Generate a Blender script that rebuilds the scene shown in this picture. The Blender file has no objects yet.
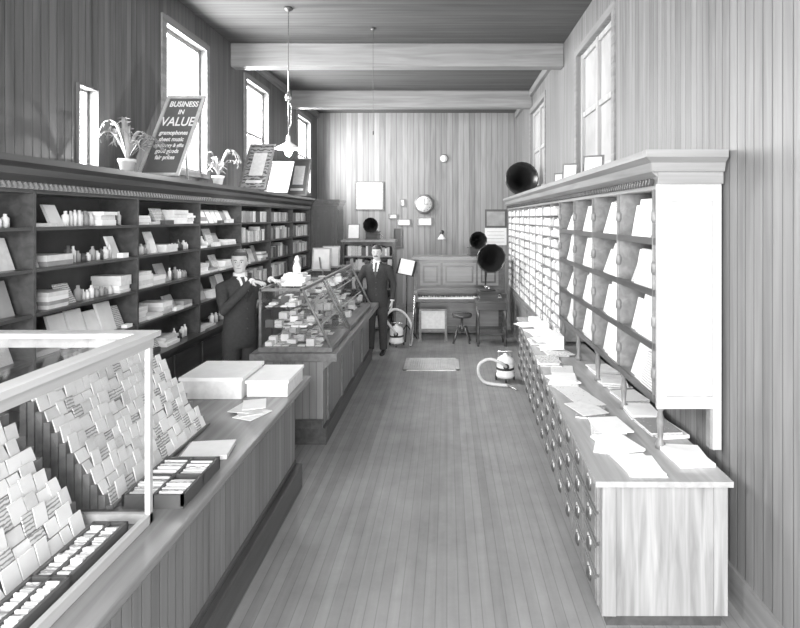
import bpy, bmesh, math, random
from mathutils import Matrix, Vector
random.seed(7)
S=bpy.context.scene
COL=S.collection
# ------------------------------------------------------------------ materials
def newmat(name):
    m=bpy.data.materials.new(name); m.use_nodes=True
    nt=m.node_tree; b=nt.nodes['Principled BSDF']
    return m,nt,b
def ramp(nt,fac,lo,hi,a=0.3,b=0.7):
    r=nt.nodes.new('ShaderNodeValToRGB')
    r.color_ramp.elements[0].position=a; r.color_ramp.elements[1].position=b
    r.color_ramp.elements[0].color=(lo,lo,lo,1); r.color_ramp.elements[1].color=(hi,hi,hi,1)
    nt.links.new(fac,r.inputs[0]); return r
def plain(name,v,rough=.6,metal=0,var=.12,scale=6,coat=0):
    m,nt,b=newmat(name)
    tc=nt.nodes.new('ShaderNodeTexCoord'); n=nt.nodes.new('ShaderNodeTexNoise')
    n.inputs['Scale'].default_value=scale; n.inputs['Detail'].default_value=4
    nt.links.new(tc.outputs['Object'],n.inputs['Vector'])
    r=ramp(nt,n.outputs['Fac'],v*(1-var),min(1,v*(1+var)))
    nt.links.new(r.outputs[0],b.inputs['Base Color'])
    b.inputs['Roughness'].default_value=rough; b.inputs['Metallic'].default_value=metal
    return m
def printed(name,lo,hi,scale=22,dist=3):
    m,nt,b=newmat(name)
    tc=nt.nodes.new('ShaderNodeTexCoord'); n=nt.nodes.new('ShaderNodeTexWave'); n.wave_type='BANDS'; n.bands_direction='Z'
    n.inputs['Scale'].default_value=scale; n.inputs['Distortion'].default_value=dist; n.inputs['Detail'].default_value=3; n.inputs['Detail Scale'].default_value=2.5
    nt.links.new(tc.outputs['Object'],n.inputs['Vector'])
    r=ramp(nt,n.outputs['Fac'],lo,hi,.25,.5)
    nt.links.new(r.outputs[0],b.inputs['Base Color']); b.inputs['Roughness'].default_value=.7
    return m
def wood(name,lo,hi,axis='Z',rough=.45,scale=18):
    m,nt,b=newmat(name)
    tc=nt.nodes.new('ShaderNodeTexCoord'); mp=nt.nodes.new('ShaderNodeMapping')
    sc=[scale]*3; sc['XYZ'.index(axis)]=scale*.06
    mp.inputs['Scale'].default_value=sc
    n=nt.nodes.new('ShaderNodeTexNoise'); n.inputs['Scale'].default_value=1; n.inputs['Detail'].default_value=6; n.inputs['Distortion'].default_value=.6
    nt.links.new(tc.outputs['Object'],mp.inputs[0]); nt.links.new(mp.outputs[0],n.inputs['Vector'])
    r=ramp(nt,n.outputs['Fac'],lo,hi); nt.links.new(r.outputs[0],b.inputs['Base Color'])
    b.inputs['Roughness'].default_value=rough
    return m
def boards(name,lo,hi,axis,w,grain,rough=.5,groove=.6,bump=.4,mix=.5,gw=.86,wear=0):
    m,nt,b=newmat(name); N=nt.nodes; L=nt.links
    def math_(op,a,bv=None):
        x=N.new('ShaderNodeMath'); x.operation=op
        for i,q in enumerate((a,bv)):
            if q is None: continue
            if isinstance(q,(int,float)): x.inputs[i].default_value=q
            else: L.new(q,x.inputs[i])
        return x.outputs[0]
    tc=N.new('ShaderNodeTexCoord'); sp=N.new('ShaderNodeSeparateXYZ'); L.new(tc.outputs['Object'],sp.inputs[0])
    t=math_('MULTIPLY',sp.outputs[axis],1/w)
    fl=math_('FLOOR',t); fr=math_('FRACT',t)
    wn=N.new('ShaderNodeTexWhiteNoise'); wn.noise_dimensions='1D'; L.new(fl,wn.inputs['W'])
    g=math_('MULTIPLY',math_('ABSOLUTE',math_('SUBTRACT',fr,.5)),2)
    mr=N.new('ShaderNodeMapRange'); mr.inputs['From Min'].default_value=gw; mr.inputs['From Max'].default_value=1; L.new(g,mr.inputs['Value'])
    mp=N.new('ShaderNodeMapping'); sc=[16]*3; sc['XYZ'.index(grain)]=1.0; mp.inputs['Scale'].default_value=sc
    L.new(tc.outputs['Object'],mp.inputs[0])
    n=N.new('ShaderNodeTexNoise'); n.inputs['Scale'].default_value=1; n.inputs['Detail'].default_value=6; n.inputs['Distortion'].default_value=.5
    L.new(mp.outputs[0],n.inputs['Vector'])
    v=math_('ADD',math_('MULTIPLY',wn.outputs['Value'],mix*.6),math_('MULTIPLY',n.outputs['Fac'],1-mix*.6))
    r=ramp(nt,v,lo,hi,.25,.75)
    k=math_('SUBTRACT',1,math_('MULTIPLY',mr.outputs[0],groove))
    bp=N.new('ShaderNodeBump'); bp.inputs['Strength'].default_value=bump; bp.inputs['Distance'].default_value=.01
    L.new(k,bp.inputs['Height']); L.new(bp.outputs[0],b.inputs['Normal'])
    b.inputs['Roughness'].default_value=rough
    if wear:
        n2=N.new('ShaderNodeTexNoise'); n2.inputs['Scale'].default_value=2.2; n2.inputs['Detail'].default_value=9; n2.inputs['Roughness'].default_value=.7
        L.new(tc.outputs['Object'],n2.inputs['Vector'])
        q=N.new('ShaderNodeMapRange'); q.inputs['From Min'].default_value=.3; q.inputs['From Max'].default_value=.7; q.inputs['To Min'].default_value=1-wear; q.inputs['To Max'].default_value=1+wear*.4
        L.new(n2.outputs['Fac'],q.inputs['Value']); k=math_('MULTIPLY',k,q.outputs[0])
        q2=N.new('ShaderNodeMapRange'); q2.inputs['From Min'].default_value=.3; q2.inputs['From Max'].default_value=.7; q2.inputs['To Min'].default_value=rough+.15; q2.inputs['To Max'].default_value=rough-.08
        L.new(n2.outputs['Fac'],q2.inputs['Value']); L.new(q2.outputs[0],b.inputs['Roughness'])
    mx=N.new('ShaderNodeVectorMath'); mx.operation='SCALE'; L.new(r.outputs[0],mx.inputs[0]); L.new(k,mx.inputs['Scale'])
    L.new(mx.outputs[0],b.inputs['Base Color'])
    return m
def glassmat(name,fac=.1,tint=.95):
    m=bpy.data.materials.new(name); m.use_nodes=True; nt=m.node_tree; nt.nodes.clear()
    o=nt.nodes.new('ShaderNodeOutputMaterial'); t=nt.nodes.new('ShaderNodeBsdfTransparent'); g=nt.nodes.new('ShaderNodeBsdfGlossy')
    t.inputs[0].default_value=(tint,tint,tint,1); g.inputs['Roughness'].default_value=.05
    x=nt.nodes.new('ShaderNodeMixShader'); x.inputs[0].default_value=fac
    nt.links.new(t.outputs[0],x.inputs[1]); nt.links.new(g.outputs[0],x.inputs[2]); nt.links.new(x.outputs[0],o.inputs[0])
    return m
def emis(name,v,s):
    m,nt,b=newmat(name); b.inputs['Base Color'].default_value=(v,v,v,1)
    b.inputs['Emission Color'].default_value=(1,1,1,1); b.inputs['Emission Strength'].default_value=s
    return m
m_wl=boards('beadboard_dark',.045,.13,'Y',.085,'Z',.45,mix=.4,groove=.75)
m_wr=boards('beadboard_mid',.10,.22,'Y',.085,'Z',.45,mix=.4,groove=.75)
m_wb=boards('back_wall_boards',.14,.30,'X',.13,'Z',.5,mix=.5,groove=.6)
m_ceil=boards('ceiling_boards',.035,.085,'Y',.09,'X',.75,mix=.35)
m_floor=boards('floor_planks',.21,.31,'X',.065,'Y',.38,groove=.4,bump=.15,mix=.4,gw=.88,wear=.2)
m_beam=wood('beam_wood',.15,.24,'X')
m_trim=wood('trim_wood',.14,.24,'Y')
m_dark=wood('dark_shelf_wood',.028,.062,'Y',.32)
m_dark2=wood('cabinet_dark_wood',.025,.05,'Z',.35)
m_back=plain('shelf_back_dark',.06,.7)
m_mid=wood('mid_shelf_wood',.14,.24,'Y',.4)
m_midx=wood('mid_shelf_wood_cross',.14,.24,'X',.4)
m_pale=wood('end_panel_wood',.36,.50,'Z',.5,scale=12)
m_oak=wood('oak_grain',.16,.36,'Z',.4,scale=22)
m_oakd=wood('oak_drawer',.12,.21,'Y',.4)
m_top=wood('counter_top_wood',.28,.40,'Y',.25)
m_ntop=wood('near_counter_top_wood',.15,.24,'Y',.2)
m_cfront=boards('counter_beadboard',.13,.25,'Y',.07,'Z',.4)
m_cfrontx=boards('counter_beadboard_end',.13,.25,'X',.07,'Z',.4)
m_plinth=wood('plinth_dark',.04,.08,'Y',.35)
m_frame=wood('case_frame_wood',.10,.19,'Y',.35)
m_frl=wood('case_frame_light',.40,.56,'Y',.35)
m_glass=glassmat('glass_pane',.09)
m_gtop=glassmat('glass_case_top',.35,.97)
m_white=plain('white_paper',.88,.7,var=.04,scale=14)
m_card=plain('cream_card',.70,.7,var=.1,scale=22)
m_print=printed('printed_card',.25,.70)
m_poster=printed('printed_poster',.06,.30,6,6)
m_grey=plain('grey_card',.30,.7,var=.2)
m_dk=plain('dark_goods',.06,.5)
m_black=plain('black_lacquer',.012,.25)
m_black2=plain('black_matte',.02,.6)
m_metal=plain('nickel_metal',.6,.25,metal=.9,var=.05)
m_brass=plain('brass_pull',.12,.45,metal=.7)
m_enamel=plain('white_enamel',.8,.3,var=.04)
m_hose=plain('braided_hose',.55,.6,scale=60)
m_piano=wood('piano_mahogany',.03,.075,'X',.22)
m_pianol=wood('piano_panel',.10,.18,'X',.3)
m_leaf=plain('plant_leaf',.26,.4,var=.4)
m_pot=plain('clay_pot',.6,.7)
m_suit=plain('suit_wool_dark',.022,.85,var=.2,scale=40)
m_suit2=plain('suit_wool_charcoal',.030,.85,var=.2,scale=40)
m_trou=plain('trouser_wool',.03,.85,var=.2,scale=40)
m_shirt=plain('shirt_cotton',.8,.7,var=.04)
m_tie=plain('tie_silk',.03,.5)
m_skin=plain('skin',.48,.55,var=.06)
m_hair=plain('hair_dark',.025,.6,var=.3,scale=80)
m_lip=plain('lips',.25,.5)
m_wingl=plain('window_glass_grey',.40,.15,var=.25,scale=1.2)
m_winfr=wood('window_frame_wood',.28,.4,'Z',.5)
m_bulb=emis('lamp_glow',.9,16)
m_opal=plain('opal_glass',.9,.2,var=.02)
m_chalk=plain('sign_board_dark',.10,.6)
m_steel=plain('register_iron',.62,.35,metal=.3)
# ------------------------------------------------------------------ mesh builder
class MB:
    def __init__(s): s.v=[];s.f=[];s.m=[];s.sm=[];s.mats=[];s.M=Matrix.Identity(4)
    def mi(s,mat):
        if mat not in s.mats: s.mats.append(mat)
        return s.mats.index(mat)
    def add(s,vs,fs,mat,smooth=False):
        o=len(s.v); k=s.mi(mat)
        s.v+= [tuple(s.M@Vector(p)) for p in vs]
        for f in fs: s.f.append(tuple(o+i for i in f)); s.m.append(k); s.sm.append(smooth)
    def hexa(s,b,t,mat):
        s.add(list(b)+list(t),[(3,2,1,0),(4,5,6,7),(0,1,5,4),(1,2,6,5),(2,3,7,6),(3,0,4,7)],mat)
    def box(s,x0,x1,y0,y1,z0,z1,mat):
        s.hexa([(x0,y0,z0),(x1,y0,z0),(x1,y1,z0),(x0,y1,z0)],[(x0,y0,z1),(x1,y0,z1),(x1,y1,z1),(x0,y1,z1)],mat)
    def obox(s,c,size,rot,mat):
        R=Matrix.Translation(c)@rot.to_4x4(); hx,hy,hz=[q/2 for q in size]
        P=[(-hx,-hy,-hz),(hx,-hy,-hz),(hx,hy,-hz),(-hx,hy,-hz),(-hx,-hy,hz),(hx,-hy,hz),(hx,hy,hz),(-hx,hy,hz)]
        P=[tuple(R@Vector(p)) for p in P]; s.hexa(P[:4],P[4:],mat)
    def quad(s,a,b,c,d,mat): s.add([a,b,c,d],[(0,1,2,3)],mat)
    def prism(s,prof,y0,y1,mat,smooth=False):
        n=len(prof); vs=[(x,y0,z) for x,z in prof]+[(x,y1,z) for x,z in prof]
        fs=[(i,(i+1)%n,n+(i+1)%n,n+i) for i in range(n)]+[tuple(range(n-1,-1,-1)),tuple(range(n,2*n))]
        s.add(vs,fs,mat,smooth)
    def rings(s,rings,mat,caps=True,smooth=True):
        n=len(rings[0]); vs=[p for r in rings for p in r]; fs=[]
        for k in range(len(rings)-1):
            for i in range(n):
                j=(i+1)%n; fs.append((k*n+i,k*n+j,(k+1)*n+j,(k+1)*n+i))
        if caps: fs+= [tuple(range(n-1,-1,-1)),tuple((len(rings)-1)*n+i for i in range(n))]
        s.add(vs,fs,mat,smooth)
    def tube(s,path,rad,mat,n=8,caps=True):
        P=[Vector(p) for p in path]
        if not hasattr(rad,'__len__'): rad=[rad]*len(P)
        R=[]; up=None
        for i,p in enumerate(P):
            t=(P[min(i+1,len(P)-1)]-P[max(i-1,0)]).normalized()
            if up is None:
                up=Vector((0,0,1)) if abs(t.z)<.9 else Vector((1,0,0))
            a=t.cross(up)
            if a.length<1e-4: a=t.orthogonal()
            a.normalize(); b=t.cross(a).normalized(); up=a.cross(t).normalized()
            R.append([p+(a*math.cos(2*math.pi*k/n)+b*math.sin(2*math.pi*k/n))*rad[i] for k in range(n)])
        s.rings(R,mat,caps)
    def lathe(s,prof,mat,n=20,c=(0,0,0),rot=None,caps=True):
        rot=rot or Matrix.Identity(3); c=Vector(c); R=[]
        for r,z in prof:
            R.append([c+rot@Vector((r*math.cos(2*math.pi*k/n),r*math.sin(2*math.pi*k/n),z)) for k in range(n)])
        s.rings(R,mat,caps)
    def loft(s,secs,mat,n=20):
        s.rings([[Vector((cx+rx*math.cos(2*math.pi*k/n),cy+ry*math.sin(2*math.pi*k/n),z)) for k in range(n)] for cx,cy,z,rx,ry in secs],mat)
    def mesh(s,name):
        me=bpy.data.meshes.new(name); me.from_pydata(s.v,[],s.f)
        for m in s.mats: me.materials.append(m)
        me.polygons.foreach_set('material_index',s.m); me.polygons.foreach_set('use_smooth',s.sm)
        bm=bmesh.new(); bm.from_mesh(me); bmesh.ops.recalc_face_normals(bm,faces=bm.faces); bm.to_mesh(me); bm.free()
        return me
    def build(s,name,parent=None,bevel=0):
        o=bpy.data.objects.new(name,s.mesh(name)); COL.objects.link(o)
        if parent: o.parent=parent
        if bevel:
            b=o.modifiers.new('bevel','BEVEL'); b.width=bevel; b.segments=2; b.limit_method='ANGLE'
        return o
def RZ(a): return Matrix.Rotation(math.radians(a),3,'Z')
def RX(a): return Matrix.Rotation(math.radians(a),3,'X')
def RY(a): return Matrix.Rotation(math.radians(a),3,'Y')
# ------------------------------------------------------------------ room
XL,XR,YF,YB,ZC=-3.02,1.63,-2.0,13.0,4.62
b=MB(); b.box(XL-.2,XR+.2,YF-.2,YB+.2,-.1,0,m_floor); b.build('floor')
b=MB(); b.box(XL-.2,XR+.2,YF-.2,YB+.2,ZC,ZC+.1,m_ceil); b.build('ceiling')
b=MB(); b.box(XL-.2,XR+.2,YB,YB+.2,0,ZC,m_wb); b.build('wall_back')
def wall(name,x0,x1,wins,mat):
    b=MB(); y=YF
    for a,c,z0,z1 in wins:
        b.box(x0,x1,y,a,0,ZC,mat); b.box(x0,x1,a,c,0,z0,mat); b.box(x0,x1,a,c,z1,ZC,mat); y=c
    b.box(x0,x1,y,YB,0,ZC,mat); b.build(name)
WL=[(-.8,.4,2.72,4.27),(4.58,4.82,2.62,3.27),(6.0,7.0,2.72,4.27),(8.4,9.4,2.72,4.27),(11.3,12.3,2.72,4.27)]  # first opening: unseen window added beside the camera to brighten the room
WR=[(5.5,7.0,2.72,4.2),(9.3,10.9,2.72,4.2)]
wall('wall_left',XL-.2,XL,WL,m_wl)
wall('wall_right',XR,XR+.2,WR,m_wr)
b=MB()
b.box(XL,XR,YF-.2,YF,0,.5,m_wl); b.box(XL,XR,YF-.2,YF,4.2,ZC,m_wl); b.box(XL,XL+.3,YF-.2,YF,.5,4.2,m_wl); b.box(XR-.3,XR,YF-.2,YF,.5,4.2,m_wl)
b.build('wall_front')
k=1
for (a,c,z0,z1) in WL:
    b=MB(); x=XL-.1; narrow=(c-a)<.5; f=.02 if narrow else .05
    b.box(x-.03,x+.03,a,a+f,z0,z1,m_winfr); b.box(x-.03,x+.03,c-f,c,z0,z1,m_winfr)
    b.box(x-.03,x+.03,a+f,c-f,z0,z0+f,m_winfr); b.box(x-.03,x+.03,a+f,c-f,z1-f,z1,m_winfr)
    if not narrow: b.box(x-.02,x+.02,a+f,c-f,3.48,3.52,m_winfr)
    b.quad((x,a+f,z0+f),(x,c-f,z0+f),(x,c-f,z1-f),(x,a+f,z1-f),m_glass)
    w=.02 if narrow else .09; mt=m_wl if narrow else m_trim
    b.box(XL,XL+.02,a-w,a,z0-w*.6,z1+w*.9,mt); b.box(XL,XL+.02,c,c+w,z0-w*.6,z1+w*.9,mt)
    b.box(XL,XL+.02,a,c,z1,z1+w,mt); b.box(XL,XL+.04,a,c,z0-w*.6,z0,mt)
    b.build('window_%d'%k); k+=1
for (a,c,z0,z1) in WR:
    b=MB(); x=XR+.08; mid=(a+c)/2
    for q in (a,mid-.04,c-.08): b.box(x-.04,x+.03,q,q+.08,2.72,4.2,m_winfr)
    for z in (2.72,3.42,4.14): b.box(x-.03,x+.03,a+.08,mid-.04,z,z+.06,m_winfr); b.box(x-.03,x+.03,mid+.04,c-.08,z,z+.06,m_winfr)
    b.quad((x,a+.02,2.74),(x,c-.02,2.74),(x,c-.02,4.18),(x,a+.02,4.18),m_wingl)
    b.box(XR-.02,XR,a-.09,a,2.66,4.29,m_trim); b.box(XR-.02,XR,c,c+.09,2.66,4.29,m_trim)
    b.box(XR-.02,XR,a,c,4.2,4.29,m_trim); b.box(XR-.04,XR,a,c,2.66,2.72,m_trim)
    b.build('window_%d'%k); k+=1
i=1
for y in (4.9,7.8,10.7):
    b=MB(); b.box(XL,XR,y,y+.2,4.29,ZC,m_beam); b.build('trim_%d'%i,bevel=.015); i+=1
b=MB(); b.box(XL,XL+.06,7.0+1.0,YB,4.5,ZC,m_trim); b.build('trim_%d'%i); i+=1
b=MB(); b.box(XR-.06,XR,8.0,YB,4.5,ZC,m_trim); b.build('trim_%d'%i); i+=1
b=MB(); b.box(XL,XR,YB-.02,YB,0,.2,m_trim); b.build('baseboard_back')
b=MB(); b.box(XR-.02,XR,YF,3.3,0,.2,m_trim); b.build('baseboard_right')
b=MB(); b.box(XL,XL+.02,YF,2.3,0,.2,m_trim); b.build('baseboard_left')
# ------------------------------------------------------------------ left shelving
FX=-2.66; BX=-3.0; Y0,Y1=2.4,10.85
b=MB()
b.box(BX,BX+.02,Y0,Y1,.9,2.36,m_back)
b.box(BX,FX,Y0,Y1,0.08,.9,m_dark2); b.box(BX,FX-.04,Y0,Y1,0,.08,m_black2)
b.box(BX,FX+.05,Y0,Y1,.9,.94,m_dark)
SH=[1.26,1.56,1.85,2.12]
for z in SH: b.box(BX+.02,FX,Y0,Y1,z-.022,z,m_dark)
b.box(BX,FX,Y0,Y1,2.34,2.37,m_dark)
nb=7; bw=(Y1-Y0)/nb
for i in range(nb+1):
    y=Y0+i*bw; b.box(BX+.02,FX+.005,y-.012,y+.012,.94,2.34,m_dark)
    if i<nb:
        for q in range(2):
            ya=y+.05+q*(bw/2-.02); b.box(FX,FX+.015,ya,ya+bw/2-.08,.15,.84,m_dark)
b.prism([(BX,2.37),(FX,2.37),(FX+.01,2.41),(FX+.05,2.45),(FX+.06,2.49),(FX+.10,2.52),(FX+.10,2.56),(BX,2.56)],Y0,Y1,m_dark)
y=Y0
while y<Y1-.05:
    b.obox(Vector((FX+.018,y+.02,2.385)),(.03,.018,.04),RX(35),m_mid); y+=.045
b.build('wall_shelving')
b=MB(); mats=[m_white,m_white,m_card,m_card,m_white,m_grey]
def fill_open(y0,y1,z,h):
    y=y0+.02
    while y<y1-.12:
        t=random.random()
        if t<.30:
            w=min(random.uniform(.18,.34),y1-.03-y); n=random.randint(1,4); zz=z+.001
            for i in range(n):
                hh=random.uniform(.02,.045)
                if zz+hh>z+h-.05: break
                b.box(FX-.26-random.uniform(0,.03),FX-.02-random.uniform(0,.03),y,y+w,zz,zz+hh,random.choice(mats)); zz+=hh+.001
            y+=w+.02
        elif t<.84:
            w=min(random.uniform(.10,.19),y1-.03-y); hh=min(h-.045,random.uniform(.14,.24))
            mm=random.choice([m_white,m_card,m_print,m_white,m_white,m_grey])
            b.hexa([(FX-.08,y,z+.001),(FX-.08,y+w,z+.001),(FX-.105,y+w,z+.001),(FX-.105,y,z+.001)],[(FX-.15,y,z+hh),(FX-.15,y+w,z+hh),(FX-.17,y+w,z+hh),(FX-.17,y,z+hh)],mm)
            if random.random()<.5:
                b.box(FX-.06,FX-.01,y+.01,y+w-.01,z+.001,z+random.uniform(.02,.05),random.choice([m_white,m_card,m_dk]))
            y+=w+random.uniform(.01,.04)
        else:
            for i in range(random.randint(3,6)):
                if y>y1-.1: break
                r=random.uniform(.016,.028); hh=random.uniform(.06,.13); mm=random.choice([m_grey,m_card,m_dk,m_white])
                b.lathe([(r,0),(r,hh*.7),(r*.45,hh*.82),(r*.45,hh)],mm,8,(FX-.1,y+r,z+.001)); y+=2*r+.012
def fill_dense(y0,y1,z,h):
    y=y0+.025
    while y<y1-.06:
        w=min(random.uniform(.03,.1),y1-.025-y); hh=min(h-.045,random.uniform(.14,.22))
        b.box(FX-.22,FX-.03-random.uniform(0,.04),y,y+w-.004,z+.001,z+hh,random.choice([m_print,m_grey,m_card,m_dk,m_grey,m_white]))
        y+=w
for i in range(nb):
    ya=Y0+i*bw; yb=ya+bw
    for j,z in enumerate([.94]+SH):
        h=([.94]+SH+[2.34])[j+1]-z-.022
        if i<4 or (i<5 and random.random()<.45): fill_open(ya+.02,yb-.02,z,h)
        else: fill_dense(ya+.02,yb-.02,z,h)
b.build('shelf_merchandise')
b=MB(); x0,x1,y0,y1=-2.99,-2.14,10.95,11.55
b.box(x0,x1,y0,y1,.1,2.42,m_dark2); b.box(x0+.03,x1-.03,y0+.03,y1,0,.1,m_black2)
b.box(x0,x1+.03,y0-.03,y1,2.42,2.48,m_dark); b.box(x0,x1+.05,y0-.05,y1,2.48,2.54,m_dark)
for (pa,pb) in ((x0+.06,-2.60),(-2.54,x1-.06)):
    for (za,zb) in ((.2,1.1),(1.2,2.34)):
        b.box(pa,pb,y0-.015,y0,za,zb,m_dark); b.box(pa+.05,pb-.05,y0-.022,y0-.015,za+.05,zb-.05,m_dark2)
for z in (.65,1.7): b.lathe([(.012,0),(.016,.02),(.006,.03)],m_brass,8,(-2.57,y0-.015,z),RX(90))
b.box(x1,x1+.012,y0+.06,y1-.06,.2,1.1,m_dark); b.box(x1,x1+.012,y0+.06,y1-.06,1.2,2.34,m_dark)
b.build('tall_wardrobe_cabinet')
# ------------------------------------------------------------------ right drawer counter
b=MB(); ang=math.degrees(math.atan2(.19,4.85))
b.M=Matrix.Translation((.80,2.95,0))@RZ(-ang).to_4x4()
Ln=4.85
b.hexa([(.02,.02,0.07),(.68,.045,.07),(.50,Ln,.07),(.02,Ln,.07)],[(.02,.02,.77),(.68,.045,.77),(.50,Ln,.77),(.02,Ln,.77)],m_oak)
b.hexa([(.05,.05,0),(.66,.07,0),(.48,Ln-.02,0),(.05,Ln-.02,0)],[(.05,.05,.07),(.66,.07,.07),(.48,Ln-.02,.07),(.05,Ln-.02,.07)],m_plinth)
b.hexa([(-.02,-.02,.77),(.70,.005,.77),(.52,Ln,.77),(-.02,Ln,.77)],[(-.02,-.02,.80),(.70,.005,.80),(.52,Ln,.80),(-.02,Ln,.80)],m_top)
b.box(.02,.09,.004,.02,.08,.77,m_oak); b.box(.61,.68,.03,.045,.08,.77,m_oak)
nd=14; dw=(Ln-.1)/nd
for i in range(nd):
    for j in range(4):
        ya=.06+i*dw; za=.09+j*.17
        b.box(.005,.02,ya+.012,ya+dw-.012,za,za+.15,m_oakd)
        b.box(.0,.005,ya+.03,ya+dw-.03,za+.02,za+.13,m_oakd)
        yc=ya+dw/2; zc=za+.085
        b.lathe([(.042,-.0),(.038,.008),(.022,.016),(.004,.02)],m_brass,10,(0,yc,zc-.01),RY(-90))
        b.box(-.004,0,yc-.04,yc+.04,zc+.005,zc+.03,m_card)
b.build('drawer_counter')
# ------------------------------------------------------------------ right shelving
b=MB(); FX2=1.24; BX2=1.61; RY0=3.33; RYm=6.13; RY1=11.4
b.box(BX2-.02,BX2,RY0,RY1,1.08,2.38,m_mid)
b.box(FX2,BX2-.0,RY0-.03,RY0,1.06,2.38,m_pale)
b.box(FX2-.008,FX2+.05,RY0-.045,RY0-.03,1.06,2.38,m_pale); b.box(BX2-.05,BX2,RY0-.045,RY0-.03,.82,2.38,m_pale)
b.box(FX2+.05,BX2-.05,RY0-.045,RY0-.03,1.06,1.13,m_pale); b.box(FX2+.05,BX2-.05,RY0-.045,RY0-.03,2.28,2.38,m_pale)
b.box(BX2-.06,BX2,RY0-.03,RY0+.02,.82,1.06,m_mid)
RS=[1.11,1.42,1.74,2.05]
for z in RS:
    b.box(FX2,BX2-.02,RY0,RYm,z-.025,z,m_mid); b.box(FX2-.012,FX2,RY0,RYm,z-.03,z+.012,m_plinth)
b.box(FX2,BX2-.02,RY0,RY1,2.35,2.38,m_mid)
for i in range(5):
    y=RY0+.02+i*.695; b.box(FX2+.005,BX2-.02,y-.012,y+.012,1.085,2.35,m_mid)
    b.tube([(FX2+.0,y,1.11),(FX2+.0,y,2.35)],.014,m_oakd,8)
    for z in RS: b.lathe([(.014,-.04),(.022,-.02),(.022,.02),(.014,.04)],m_oakd,8,(FX2,y,z+.14))
    b.lathe([(.03,0),(.03,.03),(.014,.05),(.02,.12),(.024,.15),(.014,.22),(.028,.25),(.028,.285)],m_oakd,12,(FX2+.04,y+.01,.80))
z=.84
b.box(FX2,FX2+.02,RYm,RYm+.03,.82,2.35,m_mid)
FS=[]
while z<2.3:
    b.box(FX2,BX2-.02,RYm,RY1,z-.012,z,m_mid); FS.append(z); z+=.125
for i in range(10):
    y=RYm+.015+i*(RY1-RYm-.03)/9; b.box(FX2+.003,BX2-.02,y-.012,y+.012,.84,2.35,m_mid)
b.box(FX2,BX2-.02,7.9,RY1,0,.82,m_mid)
for i in range(5):
    y=7.95+i*.69; b.box(FX2-.012,FX2,y,y+.62,.12,.76,m_oakd)
pr=[(BX2,2.38),(FX2,2.38),(FX2-.01,2.42),(FX2-.05,2.45),(FX2-.06,2.50),(FX2-.10,2.53),(FX2-.10,2.57),(BX2,2.57)]
b.prism(pr,RY0-.06,RY1,m_mid)
b.hexa([(FX2-.05,RY0-.085,2.45),(BX2,RY0-.085,2.45),(BX2,RY0-.06,2.45),(FX2-.05,RY0-.06,2.45)],[(FX2-.06,RY0-.095,2.50),(BX2,RY0-.095,2.50),(BX2,RY0-.06,2.50),(FX2-.06,RY0-.06,2.50)],m_midx)
b.hexa([(FX2-.06,RY0-.095,2.50),(BX2,RY0-.095,2.50),(BX2,RY0-.06,2.50),(FX2-.06,RY0-.06,2.50)],[(FX2-.10,RY0-.13,2.53),(BX2,RY0-.13,2.53),(BX2,RY0-.06,2.53),(FX2-.10,RY0-.06,2.53)],m_midx)
b.box(FX2-.10,BX2,RY0-.13,RY0-.06,2.53,2.572,m_midx); b.box(FX2-.01,BX2,RY0-.068,RY0-.06,2.38,2.45,m_midx)
y=RY0
while y<RY1-.03:
    b.obox(Vector((FX2-.018,y+.02,2.395)),(.03,.018,.04),RX(35),m_dark); y+=.05
b.build('sheet_music_shelving')
b=MB()
for i in range(4):
    ya=RY0+.05+i*.695
    for z in RS:
        zz=z+.001
        for q in range(random.randint(5,8)):
            hh=random.uniform(.012,.03); b.box(FX2+.20,FX2+.33,ya+.02+random.uniform(0,.03),ya+.56+random.uniform(0,.03),zz,zz+hh,random.choice([m_white,m_card])); zz+=hh+.001
        n=random.randint(6,8)
        for j in range(n):
            w=random.uniform(.22,.30); d=.014*j+.012; hh=random.uniform(.18,.27); lean=.06
            sk=random.uniform(-.06,.08)
            y=ya+.03+(.56-w)*((j*.37)%1.0); y=max(ya+.03-min(0,sk),min(y,ya+.61-w-max(0,sk)))
            b.hexa([(FX2+d,y,z+.001),(FX2+d,y+w,z+.001),(FX2+d+.005,y+w,z+.001),(FX2+d+.005,y,z+.001)],[(FX2+d+lean,y+sk,z+hh),(FX2+d+lean,y+w+sk,z+hh),(FX2+d+lean+.005,y+w+sk,z+hh),(FX2+d+lean+.005,y+sk,z+hh)],random.choice([m_white,m_card,m_white,m_card,m_print,m_print]))
b.build('sheet_music')
b=MB()
for z in FS:
    y=RYm+.04
    while y<RY1-.08:
        w=random.uniform(.05,.07)
        b.box(FX2+.012,FX2+.25,y,y+w-.006,z+.001,z+random.uniform(.06,.105),random.choice([m_card,m_card,m_white,m_print,m_grey]) )
        y+=w
b.build('music_roll_boxes')
b=MB()
def sheet(b,x,y,z,w,l,a,mat,t=.004):
    b.obox(Vector((x,y,z+t/2+.001)),(w,l,t),RZ(a),mat)
y=3.15
while y<7.4:
    n=random.randint(1,4); x=random.uniform(.98,1.12); z=.80
    for q in range(n):
        t=random.choice([.004,.004,.008,.012]); sheet(b,x+random.uniform(-.03,.03),y+random.uniform(-.04,.04),z,.2,.27,random.uniform(-22,22),random.choice([m_white,m_card,m_white,m_print,m_print]),t); z+=t+.001
    y+=random.uniform(.22,.34)
for y in (3.22,3.62,3.95,4.3,4.65,5.0):
    z=.80
    for q in range(random.randint(1,3)):
        t=random.choice([.005,.01,.02]); sheet(b,1.38+random.uniform(-.02,.02),y,z,.2,.26,random.uniform(-12,12),random.choice([m_white,m_card,m_print]),t); z+=t+.001
for i in range(6):
    b.box(1.07,1.2,5.75+i*.28,5.75+i*.28+.2,.83,.83+random.uniform(.04,.14),random.choice([m_white,m_card,m_white]))
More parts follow.
